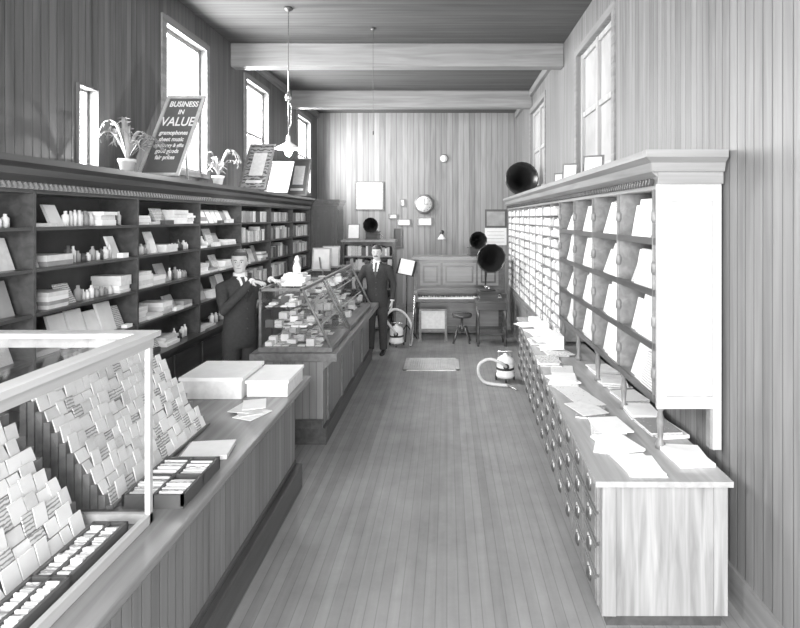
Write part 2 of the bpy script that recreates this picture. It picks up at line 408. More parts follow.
b.build('loose_sheet_music')
# ------------------------------------------------------------------ near left counter
b=MB()
b.box(-1.88,-1.22,1.1,4.50,.2,.86,m_cfront); b.box(-1.90,-1.17,1.08,4.53,0,.2,m_plinth)
b.box(-1.88,-1.21,1.1,4.5,.2,.24,m_plinth)
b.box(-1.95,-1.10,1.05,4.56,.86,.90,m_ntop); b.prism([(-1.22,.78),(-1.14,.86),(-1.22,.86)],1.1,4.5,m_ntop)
b.build('shop_counter',bevel=.008)
b=MB(); x0,x1,y0,y1,z0,z1=-1.93,-1.24,1.25,2.36,.902,1.68
t=.022
for x in (x0,x1-t):
    for y in (y0,y1-t): b.box(x,x+t,y,y+t,z0,z1,m_frl)
for x in (x0,x1-t): b.box(x,x+t,y0,y1,z0,z0+.04,m_frl); b.box(x-.004,x+t+.004,y0,y1,z1-.04,z1,m_frl)
for y in (y0,y1-t): b.box(x0,x1,y,y+t,z0,z0+.04,m_frl); b.box(x0,x1,y-.004,y+t+.004,z1-.04,z1,m_frl)
b.box(x1-.05,x1+.02,y0-.02,y1+.03,z1,z1+.022,m_frl); b.box(x0-.02,x0+.05,y0-.02,y1+.03,z1,z1+.022,m_frl)
b.box(x0+.05,x1-.05,y1-.05,y1+.03,z1,z1+.022,m_frl); b.box(x0+.05,x1-.05,y0-.02,y0+.05,z1,z1+.022,m_frl)
b.quad((x0+.05,y0+.05,z1+.012),(x1-.05,y0+.05,z1+.012),(x1-.05,y1-.05,z1+.012),(x0+.05,y1-.05,z1+.012),m_gtop)
b.quad((x1-.01,y0,z0),(x1-.01,y1,z0),(x1-.01,y1,z1),(x1-.01,y0,z1),m_glass)
b.quad((x0,y1-.01,z0),(x1,y1-.01,z0),(x1,y1-.01,z1),(x0,y1-.01,z1),m_glass)
b.build('glass_display_case')
def rack(name,ya,yb):
    b=MB(); n=12
    for i in range(n):
        f=i/(n-1); x=-1.47-.38*f; z=.92+.50*f
        b.box(x-.020,x+.008,ya,yb,.905,z,m_frame)
        y=ya+.006
        while y<yb-.06:
            w=random.uniform(.045,.075)
            hh=random.uniform(.045,.08)
            tl=random.uniform(-.008,.008)
            b.hexa([(x,y,z+.001),(x,y+w,z+.001),(x-.006,y+w,z+.001),(x-.006,y,z+.001)],[(x-.022,y+tl,z+hh),(x-.022,y+w+tl,z+hh),(x-.026,y+w+tl,z+hh),(x-.026,y+tl,z+hh)],random.choice([m_white,m_white,m_card,m_white,m_white,m_print]))
            y+=w+.006
    return b.build(name)
rack('postcard_rack',1.3,2.31); rack('postcard_rack',2.45,3.45)
def tray(y0,y1,x0,x1):
    b=MB(); z=.902
    b.box(x0,x1,y0,y1,z,z+.01,m_dk)
    for x in (x0,(x0+x1)/2-.004,x1-.012): b.box(x,x+.012,y0,y1,z+.01,z+.06,m_dk)
    for y in (y0,(y0+y1)/2,y1-.012): b.box(x0,x1,y,y+.012,z+.01,z+.06,m_dk)
    y=y0+.02
    while y<y1-.03:
        if abs(y-(y0+y1)/2)>.02:
            for xa,xb in ((x0+.016,(x0+x1)/2-.008),((x0+x1)/2+.012,x1-.016)):
                b.box(xa,xb,y,y+.008,z+.011,z+.056+random.uniform(-.01,.01),random.choice([m_white,m_card,m_print]))
        y+=.0135
    b.build('card_tray')
tray(2.46,2.86,-1.43,-1.16); tray(1.55,2.25,-1.42,-1.28)
b=MB(); b.M=Matrix.Translation((-1.29,3.05,.902))@RZ(8).to_4x4()
b.box(-.13,.11,-.10,.10,0,.022,m_card); b.box(-.125,.112,-.105,.105,.022,.026,m_white); b.box(-.135,-.13,-.10,.10,0,.026,m_grey)
b.build('account_book')
b=MB()
b.box(-1.88,-1.45,3.95,4.4,.902,1.03,m_card); b.box(-1.89,-1.44,3.94,4.41,1.03,1.055,m_white)
b.box(-1.43,-1.14,4.0,4.42,.902,1.00,m_card); b.box(-1.44,-1.13,3.99,4.43,1.0,1.02,m_white)
b.build('cardboard_carton')
b=MB()
for i in range(4): sheet(b,-1.33+random.uniform(-.03,.08),3.64+i*.05,.902+i*.005,.15,.2,random.uniform(-30,30),random.choice([m_white,m_card]))
b.build('loose_papers')
# ------------------------------------------------------------------ far left display counter
b=MB()
b.box(-1.88,-1.20,5.42,8.62,.16,.80,m_cfront); b.box(-1.90,-1.16,5.38,8.66,0,.16,m_plinth)
b.box(-1.87,-1.21,5.415,5.42,.17,.79,m_cfrontx)
b.box(-1.9,-1.06,5.38,8.68,.80,.87,m_frame); b.prism([(-1.20,.70),(-1.10,.80),(-1.20,.80)],5.42,8.62,m_frame)
b.box(-1.90,-1.19,5.36,5.40,.16,.24,m_plinth)
y=5.6
while y<8.5: b.box(-1.20,-1.185,y,y+.07,.16,.80,m_frame); y+=.75
b.build('display_counter',bevel=.008)
def slant_case(ya,yb):
    b=MB(); z0,z1=.872,1.49; xb=-1.84; xt=-1.42; xf=-1.12; t=.025
    def bar(p,q,r=.014,m=m_frame): b.tube([p,q],r,m,6)
    b.box(xb,xf,ya,yb,z0,z0+.045,m_frame)
    for y in (ya+.013,yb-.013):
        bar((xt,y,z1),(xf-.01,y,z0+.04)); bar((xb+.013,y,z0+.04),(xb+.013,y,z1)); b.box(xb,xt+.012,y-.013,y+.013,z1-.025,z1,m_frame)
    b.box(xt-.014,xt+.014,ya,yb,z1-.025,z1+.004,m_frame); b.box(xb,xb+.028,ya,yb,z1-.025,z1,m_frame)
    g=m_glass; zz=z0+.045
    for y in (ya+.012,yb-.012): b.add([(xb,y,zz),(xf-.01,y,zz),(xt,y,z1-.01),(xb,y,z1-.01)],[(0,1,2,3)],g)
    b.quad((xf-.01,ya,zz),(xf-.01,yb,zz),(xt,yb,z1-.01),(xt,ya,z1-.01),g); b.quad((xb,ya,z1-.005),(xt,ya,z1-.005),(xt,yb,z1-.005),(xb,yb,z1-.005),g)
    for zs,xr in ((1.1,-1.27),(1.3,-1.36)):
        b.quad((xb+.04,ya+.02,zs),(xr,ya+.02,zs),(xr,yb-.02,zs),(xb+.04,yb-.02,zs),g)
        b.box(xr-.005,xr+.005,ya+.02,yb-.02,zs-.006,zs+.006,m_frl)
    for zs,xr in ((z0+.046,-1.2),(1.103,-1.31),(1.303,-1.40)):
        y=ya+.05
        while y<yb-.12:
            x=xb+.05
            while x<xr-.09:
                w=random.uniform(.06,.09); l=random.uniform(.07,.1); h=random.choice([.006,.01,.02,.04,.07])
                if random.random()<.92: b.box(x,x+w,y,y+l,zs,zs+h,random.choice([m_white,m_white,m_card,m_print,m_white,m_dk]))
                x+=w+.012
            y+=.112
    return b.build('glass_display_case')
slant_case(5.46,6.40); slant_case(6.50,8.25)
b=MB(); z=1.495
b.box(-1.78,-1.52,6.0,6.25,z,z+.05,m_white); b.box(-1.76,-1.55,6.02,6.23,z+.051,z+.08,m_card)
b.lathe([(.04,0),(.045,.07),(.03,.10),(.02,.13),(.03,.15),(.012,.19)],m_white,14,(-1.64,6.12,z+.081))
b.box(-1.66,-1.46,5.62,5.8,z,z+.03,m_white)
b.build('stacked_boxes')
b=MB()
for (x,y) in ((-1.62,7.2),(-1.6,7.7)):
    b.M=Matrix.Translation((x,y,1.5))@RX(-14).to_4x4()
    b.box(-.12,.12,-.01,.01,0,.30,m_frame); b.box(-.10,.10,-.014,-.01,.02,.28,m_grey)
    b.M=b.M@RX(40).to_4x4(); 
    b.box(-.01,.01,.0,.012,0.03,.2,m_frame)
b.M=Matrix.Identity(4)
b.build('framed_picture')
# ------------------------------------------------------------------ piano
b=MB(); x0,x1=-.62,1.08; yf,yb=10.45,10.95
b.box(x0,x0+.07,yf-.02,yb,0,1.40,m_piano); b.box(x1-.07,x1,yf-.02,yb,0,1.40,m_piano)
b.box(x0-.04,x1+.04,yf-.06,yb,1.40,1.435,m_pianol); b.box(x0-.02,x1+.02,yf-.04,yb,1.435,1.46,m_pianol)
b.box(x0+.07,x1-.07,yf+.02,yb,.08,1.40,m_piano)
for xa,xb_ in ((x0+.12,-.12),(-.08,.54),(.58,x1-.12)):
    b.box(xa,xb_,yf,yf+.02,.92,1.34,m_pianol); b.box(xa+.05,xb_-.05,yf-.012,yf,.97,1.29,m_piano)
    b.box(xa+.08,xb_-.08,yf-.016,yf-.012,1.0,1.26,m_pianol)
b.box(-.2,.66,yf-.07,yf-.02,.92,.94,m_piano)
b.box(x0,x1,yf-.30,yf+.02,.66,.71,m_piano); b.box(x0,x0+.09,yf-.30,yf,.71,.80,m_piano); b.box(x1-.09,x1,yf-.30,yf,.71,.80,m_piano)
b.box(x0+.09,x1-.09,yf-.13,yf+.02,.80,.85,m_piano)
b.box(x0+.09,x1-.09,yf-.285,yf-.02,.71,.735,m_white)
n=52; kw=(x1-x0-.18)/n
for i in range(n):
    if i%7 in (0,1,3,4,5) and i<n-1:
        xx=x0+.09+(i+1)*kw; b.box(xx-.006,xx+.006,yf-.20,yf-.03,.735,.747,m_black)
    b.box(x0+.09+i*kw-.0008,x0+.09+i*kw+.0008,yf-.286,yf-.2,.7355,.736,m_black)
for xx in (x0+.045,x1-.045):
    b.box(xx-.045,xx+.045,yf-.30,yf-.02,0,.06,m_piano)
    b.lathe([(.03,0),(.04,.05),(.025,.1),(.04,.3),(.05,.42),(.028,.48),(.045,.55),(.045,.60)],m_piano,14,(xx,yf-.23,.06))
b.box(x0+.12,x1-.12,yf,yf+.02,.16,.60,m_pianol)
b.box(x0+.07,x1-.07,yf-.02,yf+.02,.04,.12,m_piano)
for dx in (-.1,0,.1): b.box(.23+dx-.02,.23+dx+.02,yf-.10,yf-.02,.05,.065,m_brass)
b.build('upright_piano',bevel=.006)
b=MB(); b.box(-.46,-.04,10.02,10.07,.2,.52,m_card)
b.box(-.5,0,10.0,10.1,.52,.55,m_frame); b.box(-.5,-.46,10.0,10.1,0,.52,m_frame); b.box(-.04,0,10.0,10.1,0,.52,m_frame); b.box(-.46,-.04,10.0,10.1,.15,.2,m_frame)
b.box(-.52,-.44,9.92,10.13,0,.03,m_frame); b.box(-.06,.02,9.92,10.13,0,.03,m_frame)
b.build('framed_display_panel')
def phonograph(name,x,y,z,hr,mouth,yaw=0,box=.3,horn_mat=m_black):
    b=MB(); b.M=Matrix.Translation((x,y,z))@RZ(yaw).to_4x4()
    h=box/2
    b.box(-h,h,-h,h,0,.02,m_piano); b.box(-h+.015,h-.015,-h+.015,h-.015,.02,.14,m_piano); b.box(-h,h,-h,h,.14,.16,m_piano)
    b.lathe([(h*.8,0),(h*.8,.012),(.01,.014)],m_black2,20,(0,0,.165))
    b.tube([(h-.01,0,.09),(h+.05,0,.09),(h+.05,0,.04),(h+.09,0,.04)],.006,m_metal,6)
    b.tube([(0,h+.0,.08),(0,h+.04,.10),(0,h+.04,.24)],.012,m_metal,8)
    pts=[];rad=[]; L=hr*2.4
    P0=Vector((0,h+.04,.22)); P1=Vector((0,h+.06,mouth*.9)); P2=Vector((0,h-.02-L*.3,mouth)); P3=Vector((0,h-L,mouth))
    N=14
    for i in range(N+1):
        t=i/N; q=(1-t)**3*P0+3*(1-t)**2*t*P1+3*(1-t)*t*t*P2+t**3*P3
        pts.append(q); rad.append(.012+hr*(.25*t+.73*t**5))
    b.tube(pts,rad,horn_mat,20,caps=False)
    n=24; c=pts[-1]
    rr=[[c+Vector((math.cos(2*math.pi*k/n)*R*(1+.04*(k%2)),dy,math.sin(2*math.pi*k/n)*R*(1+.04*(k%2)))) for k in range(n)] for R,dy in ((hr*.975,0),(hr*1.04,-.012),(hr*1.0,-.02),(hr*.94,0.0))]
    b.rings(rr,horn_mat,caps=False)
    b.tube([(0,h+.04,.22),(0,h*.4,.22),(.03,0,.2)],.01,m_metal,6); b.lathe([(.025,0),(.025,.015)],m_metal,12,(.03,0,.185))
    return b.build(name)
phonograph('phonograph',.55,10.72,1.461,.16,.30,8,.28)
b=MB(); tx0,tx1,ty0,ty1=.48,1.04,9.45,9.88
b.box(tx0,tx1,ty0,ty1,.74,.77,m_piano); b.box(tx0+.04,tx1-.04,ty0+.04,ty1-.04,.62,.74,m_piano)
for xx in (tx0+.05,tx1-.05):
    for yy in (ty0+.05,ty1-.05): b.lathe([(.018,0),(.028,.06),(.018,.12),(.026,.3),(.018,.42),(.028,.5),(.028,.62)],m_piano,10,(xx,yy,0))
b.box(tx0+.05,tx1-.05,ty0+.05,ty1-.05,.2,.22,m_piano)
b.build('side_table')
phonograph('phonograph',.70,9.66,.771,.23,.74,5,.34)
phonograph('phonograph',-1.45,10.95,1.761,.14,.28,-5,.26)
b=MB(); cx,cy=.26,9.75
b.lathe([(.02,.46),(.17,.46),(.18,.48),(.17,.52),(.02,.53)],m_piano,20,(cx,cy,0))
b.lathe([(.03,.2),(.04,.26),(.02,.3),(.02,.46)],m_piano,12,(cx,cy,0))
for a in range(4):
    d=Vector((math.cos(a*math.pi/2+.7),math.sin(a*math.pi/2+.7),0)); c=Vector((cx,cy,0))
    b.tube([c+d*.02+Vector((0,0,.26)),c+d*.09+Vector((0,0,.28)),c+d*.15+Vector((0,0,.14)),c+d*.2+Vector((0,0,.02))],[.02,.022,.017,.019],m_piano,8)
b.build('piano_stool')
def vacuum(x,y,yaw,hosepts,wand):
    b=MB(); b.M=Matrix.Translation((x,y,0))@RZ(yaw).to_4x4()
    b.lathe([(.10,.05),(.125,.07),(.125,.10),(.115,.11),(.115,.25),(.12,.26),(.105,.30),(.07,.33),(.03,.345),(.03,.36),(.015,.37)],m_enamel,20)
    b.lathe([(.118,.16),(.12,.16),(.12,.19),(.118,.19)],m_black2,20)
    for sx in (-1,1): b.lathe([(.05,0),(.05,.02)],m_black2,14,(sx*.13-(.02 if sx>0 else 0),.05,.05),RY(90))
    b.lathe([(.03,0),(.03,.02)],m_black2,10,(-.01,-.1,.03),RY(90))
    b.box(-.02,.02,-.11,-.09,.03,.09,m_metal)
    b.tube([(-.09,.02,.31),(-.09,.02,.39),(.09,.02,.39),(.09,.02,.31)],.008,m_metal,8)
    b.lathe([(.035,0),(.04,.02),(.035,.05)],m_black2,12,(0,-.11,.22),RX(90))
    P=[Vector(p) for p in hosepts]; pts=[]
    for i in range(len(P)-1):
        a=P[max(i-1,0)];c=P[i];d=P[i+1];e=P[min(i+2,len(P)-1)]
        for k in range(6):
            t=k/6; pts.append(.5*((2*c)+(-a+d)*t+(2*a-5*c+4*d-e)*t*t+(-a+3*c-3*d+e)*t**3))
    pts.append(P[-1]); b.tube(pts,.02,m_hose,8)
    if wand: b.tube(wand,.013,m_metal,8)
    b.build('vacuum_cleaner')
vacuum(-.86,9.55,0,[(0,-.14,.22),(-.02,-.22,.3),(-.16,-.2,.50),(-.05,-.15,.64),(.12,-.14,.60),(.25,-.16,.42),(.27,-.16,.2),(.25,-.2,.05)],[(.25,-.2,.03),(.33,-.28,.9)])
vacuum(.78,7.50,0,[(0,-.14,.22),(-.08,-.24,.3),(-.22,-.2,.34),(-.35,-.2,.28),(-.37,-.2,.16),(-.30,-.2,.05),(-.18,-.24,.025),(.0,-.3,.025)],[(.0,-.3,.025),(.1,-.45,.02)])
b=MB(); cx,cy=-.72,9.98
for a in range(3):
    d=Vector((math.cos(a*2.09+.5),math.sin(a*2.09+.5),0)); b.tube([Vector((cx,cy,.28)),Vector((cx,cy,.012))+d*.2],.01,m_black,6)
b.tube([(cx,cy,.25),(cx,cy,1.2)],.01,m_black,8)
b.obox(Vector((cx,cy-.02,1.3)),(.32,.012,.28),RX(-20)@RY(12),m_black)
b.obox(Vector((cx,cy-.035,1.31)),(.25,.005,.27),RX(-20)@RY(12),m_card)
b.build('music_stand')
b=MB(); x0,x1,y0,y1=-2.00,-1.02,10.75,11.2
b.box(x0,x0+.03,y0,y1,0,1.72,m_piano); b.box(x1-.03,x1,y0,y1,0,1.72,m_piano); b.box(x0+.03,x1-.03,y1-.02,y1,.0,1.72,m_piano)
for z in (.08,.45,.82,1.18,1.45): b.box(x0+.03,x1-.03,y0+.01,y1-.02,z-.025,z,m_mid)
b.box(x0-.03,x1+.03,y0-.03,y1,1.72,1.76,m_mid)
for z in (.08,.45,.82,1.18,1.45):
    y=x0+.05
    while y<x1-.1:
        w=random.uniform(.03,.09); b.box(y,y+w-.004,y0+.04,y1-.1,z+.001,z+random.uniform(.14,.22),random.choice([m_card,m_grey,m_print,m_dk])); y+=w
b.build('bookcase')
b=MB()
b.M=Matrix.Translation((-1.82,10.9,1.768))@RX(-10).to_4x4()
b.box(-.12,.12,-.01,.01,0,.30,m_frame); b.box(-.10,.10,-.014,-.01,.02,.28,m_white); b.box(-.01,.01,.01,.08,0.012,.03,m_frame)
b.build('framed_picture')
def wframe(x0,x1,z0,z1,inner,name='framed_picture',fr=m_frame,t=.03):
    b=MB(); y=YB
    b.box(x0,x1,y-.012,y,z0,z1,inner)
    b.box(x0,x0+t,y-.03,y-.012,z0,z1,fr); b.box(x1-t,x1,y-.03,y-.012,z0,z1,fr); b.box(x0+t,x1-t,y-.03,y-.012,z0,z0+t,fr); b.box(x0+t,x1-t,y-.03,y-.012,z1-t,z1,fr)
    return b.build(name)
wframe(-2.14,-1.47,2.36,3.03,m_card); wframe(-1.17,-.85,2.0,2.16,m_white,t=.02); wframe(-1.36,-1.16,2.16,2.28,m_card,t=.02); wframe(-.7,-.35,2.0,2.2,m_card,t=.02)
wframe(-1.25,-1.05,1.5,1.95,m_dk,t=.02); wframe(-1.1,-.98,2.45,2.62,m_card,t=.02)
b=MB(); y=YB-.03
b.box(.88,1.38,y,YB,1.95,2.38,m_dk); b.box(.92,1.34,y-.005,y,2.0,2.33,m_grey); b.box(.88,1.38,y+.01,YB,1.55,1.95,m_white)
for i in range(4): b.box(.93,1.33,y+.005,y+.01,1.62+i*.08,1.625+i*.08,m_dk)
b.build('wall_calendar')
b=MB()
b.lathe([(.24,0),(.24,.05),(.2,.07)],m_frame,8,(-.53,YB,2.5),RX(90)@RZ(22.5)); b.lathe([(.18,.068),(.18,.075)],m_white,28,(-.53,YB,2.5),RX(90))
b.box(-.537,-.523,YB-.08,YB-.076,2.5,2.63,m_black2); b.box(-.53,-.43,YB-.08,YB-.076,2.494,2.506,m_black2)
for i in range(12):
    a=i*math.pi/6; b.obox(Vector((-.53+.15*math.sin(a),YB-.077,2.5+.15*math.cos(a))),(.01,.003,.03),RY(math.degrees(a)),m_black2)
b.build('wall_clock')
b=MB(); b.lathe([(.10,0),(.10,.02),(.085,.03)],m_frame,20,(-.07,YB,3.56),RX(90)); b.lathe([(.08,.03),(.08,.033)],m_white,20,(-.07,YB,3.56),RX(90)); b.build('wall_plaque')
b=MB(); b.lathe([(.05,0),(.05,.02)],m_brass,12,(-.12,YB,1.85),RX(90)); b.tube([(-.12,YB-.02,1.85),(-.12,YB-.15,1.85),(-.12,YB-.2,1.8)],.01,m_brass); b.lathe([(.03,0),(.06,-.05),(.10,-.1)],m_opal,14,(-.12,YB-.2,1.8),caps=False)
b.build('wall_lamp')
b=MB(); x0,x1,y0,y1=-.63,.18,8.0,8.7
b.box(x0,x1,y0,y0+.05,.0,.008,m_steel); b.box(x0,x1,y1-.05,y1,.0,.008,m_steel); b.box(x0,x0+.05,y0,y1,0,.008,m_steel); b.box(x1-.05,x1,y0,y1,0,.008,m_steel)
b.box(x0+.05,x1-.05,y0+.05,y1-.05,0,.002,m_black2)
x=x0+.08
while x<x1-.06: b.box(x,x+.018,y0+.05,y1-.05,.002,.007,m_steel); x+=.034
y=y0+.08
while y<y1-.06: b.box(x0+.05,x1-.05,y,y+.018,.002,.0065,m_steel); y+=.034
b.build('floor_register')
# ------------------------------------------------------------------ pendant lamp
def pendant(x,y,zb):
    b=MB()
    b.lathe([(.05,0),(.05,-.02),(.01,-.05)],m_brass,14,(x,y,ZC))
    b.tube([(x,y,ZC-.04),(x,y,zb+.14)],.006,m_metal,6)
    b.lathe([(.012,.0),(.035,.02),(.04,.06),(.02,.10),(.012,.12)],m_metal,12,(x,y,zb+.55))
    b.tube([(x,y,zb+.58),(x+.035,y,zb+.5),(x+.03,y,zb+.3),(x,y,zb+.2)],.005,m_metal,6)
    b.lathe([(.012,.16),(.022,.15),(.025,.09),(.03,.08),(.06,.06),(.13,.02),(.155,.0)],m_opal,20,(x,y,zb),caps=False)
    b.lathe([(.012,.08),(.02,.05),(.045,.0),(.048,-.03),(.03,-.07),(.004,-.085)],m_bulb,14,(x,y,zb))
    b.build('pendant_lamp')
pendant(-1.84,6.5,2.98)
b=MB(); b.lathe([(.03,0),(.03,-.02),(.006,-.03)],m_brass,10,(-.95,7.2,ZC)); b.tube([(-.95,7.2,ZC-.02),(-.95,7.2,3.3)],.0025,m_dk,5); b.lathe([(.005,.0),(.011,-.015),(.011,-.04),(.005,-.05)],m_dk,10,(-.95,7.2,3.3)); b.build('pull_cord')
# ------------------------------------------------------------------ things on the left shelf top
def plant(x,y,z,R,n,seed):
    random.seed(seed); b=MB()
    b.lathe([(.045,0),(.065,.10),(.072,.10),(.072,.125),(.06,.125),(.058,.11)],m_pot,16,(x,y,z))
    b.lathe([(.056,.0),(.056,.01)],m_dk,16,(x,y,z+.10))
    for i in range(n):
        a=2*math.pi*i/n+random.uniform(-.3,.3); L=R*random.uniform(.7,1.15); h=random.uniform(.12,.34)
        d=Vector((math.cos(a),math.sin(a),0)); p=Vector((-d.y,d.x,0)); c=Vector((x,y,z+.11))
        if x+d.x*L< XL+.11 : L=max(.06,(XL+.11-x)/d.x)
        K=12
        P=[c+d*(L*k/K)+Vector((0,0,h*4*(k/K)*(1-k/K*.85)*.9)) for k in range(K+1)]
        vs=[];fs=[]
        for k,q in enumerate(P):
            w=.017*math.sin(math.pi*min(1,k/K*.9+.08))+.001; vs+=[q-p*w+Vector((0,0,w*.5)),q,q+p*w+Vector((0,0,w*.5))]
        for k in range(K):
            o=3*k; fs+=[(o,o+1,o+4,o+3),(o+1,o+2,o+5,o+4)]
        b.add(vs,fs,m_leaf,True)
        for k in range(5,K+1,2):
            q=P[k]; t=(P[k]-P[k-1]).normalized(); l=.05
            for s_ in (-1,1):
                e=q+p*s_*l+t*l*.7+Vector((0,0,-l*.5)); m=q.lerp(e,.5)
                b.add([q,m+t*.009,e,m-t*.009],[(0,1,2,3)],m_leaf)
    b.build('potted_fern')
plant(-2.76,4.83,2.562,.34,14,3); plant(-2.76,6.75,2.562,.28,11,5)
random.seed(11)
def board(BL,BR,TL,TR,name,lines=None,face=m_chalk,fr=m_mid):
    BL,BR,TL,TR=map(Vector,(BL,BR,TL,TR))
    u=(BR-BL); v=(TL-BL); W=u.length; H=v.length; u=u.normalized(); v=(v-u*v.dot(u)); H=v.length; v.normalize(); n=u.cross(v)
    M=Matrix((( u.x,v.x,n.x,BL.x),(u.y,v.y,n.y,BL.y),(u.z,v.z,n.z,BL.z),(0,0,0,1)))
    root=bpy.data.objects.new(name,None); COL.objects.link(root)
    b=MB(); b.M=M; t=.03
    b.box(0,W,0,H,-.012,0,face)
    b.box(0,t,0,H,0,.015,fr); b.box(W-t,W,0,H,0,.015,fr); b.box(t,W-t,0,t,0,.015,fr); b.box(t,W-t,H-t,H,0,.015,fr)
    if not lines: b.box(W*.25,W*.75,H*.3,H*.8,0,.003,m_card if face is not m_grey else m_dk); b.box(W*.2,W*.8,H*.14,H*.2,0,.003,m_card)
    b.M=Matrix.Identity(4)
    top=BL+u*W*.5+v*H*.8-n*.02; foot=Vector((top.x,top.y+.12,BL.z+.01))
    b.tube([top,foot],.01,fr,6)
    b.build('board_and_easel',root)
    if lines:
        yy=H-.07
        for txt,sz in lines:
            cu=bpy.data.curves.new('lettering','FONT'); cu.body=txt; cu.size=sz; cu.extrude=.001; cu.align_x='CENTER'; cu.offset=.0012
            o=bpy.data.objects.new('tmp',cu); COL.objects.link(o); bpy.context.view_layer.update()
            me=bpy.data.meshes.new_from_object(o.evaluated_get(bpy.context.evaluated_depsgraph_get())); bpy.data.objects.remove(o)
            me.materials.clear(); me.materials.append(m_white)
            sy=1.5
            me.transform(M@Matrix.Translation((W/2,yy-sz*.75*sy,.003))@Matrix.Diagonal((1,sy,1,1)))
            q=bpy.data.objects.new('lettering',me); COL.objects.link(q); q.parent=root; yy-=sz*sy*1.12
board((-2.96,5.35,2.58),(-2.56,5.35,2.58),(-2.96,5.95,3.47),(-2.56,5.95,3.47),'advertising_sign',[('BUSINESS',.072),('IN',.06),('VALUE',.115),('gramophones',.052),('sheet music',.052),('stationery & gifts',.042),('good goods',.048),('fair prices',.048)],fr=m_frl)
board((-2.95,7.9,2.58),(-2.56,7.9,2.58),(-2.95,8.4,3.28),(-2.56,8.4,3.28),'framed_poster',None,m_poster)
board((-2.95,9.0,2.58),(-2.56,9.0,2.58),(-2.95,9.4,3.12),(-2.56,9.4,3.12),'framed_poster',None,m_grey)
board((-2.95,10.2,2.58),(-2.56,10.2,2.58),(-2.95,10.6,3.3),(-2.56,10.6,3.3),'framed_poster',None,m_chalk)
def stand_card(x,y,z,w,h,yaw,mat,name):
    b=MB(); b.M=Matrix.Translation((x,y,z))@RZ(yaw).to_4x4()@RX(-10).to_4x4()
    b.box(-w/2,w/2,-.008,.008,0,h,m_frame); b.box(-w/2+.02,w/2-.02,-.012,-.008,.02,h-.02,mat); b.box(-.01,.01,.008,.07,0.014,.03,m_frame)
    b.build(name)
stand_card(1.38,6.3,2.578,.18,.22,-30,m_card,'standing_card'); stand_card(1.38,5.3,2.578,.2,.2,-30,m_card,'standing_card'); stand_card(1.38,6.9,2.578,.14,.16,-30,m_card,'standing_card')
b=MB(); c=Vector((1.33,10.35,2.88)); hr=.29
pts=[c+Vector((0,.75*(1-t)-.4,-.16*(1-t)**2)) for t in [i/12 for i in range(13)]]
rad=[.015+hr*(.3*t+.68*t**4) for t in [i/12 for i in range(13)]]
b.tube(pts,rad,m_black,24,caps=False)
c2=pts[-1]
b.rings([[c2+Vector((R*math.cos(k*math.pi/12),dy,R*math.sin(k*math.pi/12))) for k in range(24)] for R,dy in ((hr*.99,0),(hr*1.03,-.01),(hr*.96,-.005))],m_black,caps=False)
b.box(1.30,1.36,10.6,10.72,2.573,2.70,m_piano); b.box(1.24,1.42,10.5,10.82,2.573,2.60,m_piano)
b.build('phonograph_horn')
# ------------------------------------------------------------------ people
def remesh(mb,vox,it=4):
    me=mb.mesh('tmp'); o=bpy.data.objects.new('tmp',me); COL.objects.link(o)
    r=o.modifiers.new('r','REMESH'); r.mode='VOXEL'; r.voxel_size=vox
    s_=o.modifiers.new('s','SMOOTH'); s_.factor=.5; s_.iterations=it
    bpy.context.view_layer.update()
    out=bpy.data.meshes.new_from_object(o.evaluated_get(bpy.context.evaluated_depsgraph_get())); bpy.data.objects.remove(o)
    out.materials.clear()
    for p in out.polygons: p.use_smooth=True
    return out
def hand(mb,w,d,n,side):
    w=Vector(w); d=Vector(d).normalized(); n=Vector(n); n=(n-d*n.dot(d)).normalized(); s=d.cross(n)*side
    secs=[(-.03,.026,.024),(0,.026,.019),(.03,.035,.017),(.065,.041,.015),(.092,.037,.011)]
    mb.rings([[w+d*t+s*a*math.cos(k*math.pi/6)+n*c*math.sin(k*math.pi/6) for k in range(12)] for t,a,c in secs],m_skin)
    for i in range(4):
        p=w+d*.082+s*(.030,.0105,-.0105,-.030)[i]; L=(.070,.080,.074,.056)[i]
        sp=s*(.10,.03,-.04,-.12)[i]; path=[p]; 
        for k,(fr,a) in enumerate(((.45,12),(.32,28),(.23,45))):
            a=math.radians(a); p=p+(d*math.cos(a)+n*math.sin(a)+sp*math.cos(a))*L*fr; path.append(p)
        mb.tube(path,[.0095,.009,.008,.0065],m_skin,8)
    p=w+d*.022+s*.026
    path=[p]; 
    for q in ((s*.75+d*.65+n*.2)*.038,(s*.35+d*.9+n*.3)*.032,(d*.95+n*.35)*.024): p=p+q; path.append(p)
    mb.tube(path,[.014,.012,.010,.008],m_skin,8)
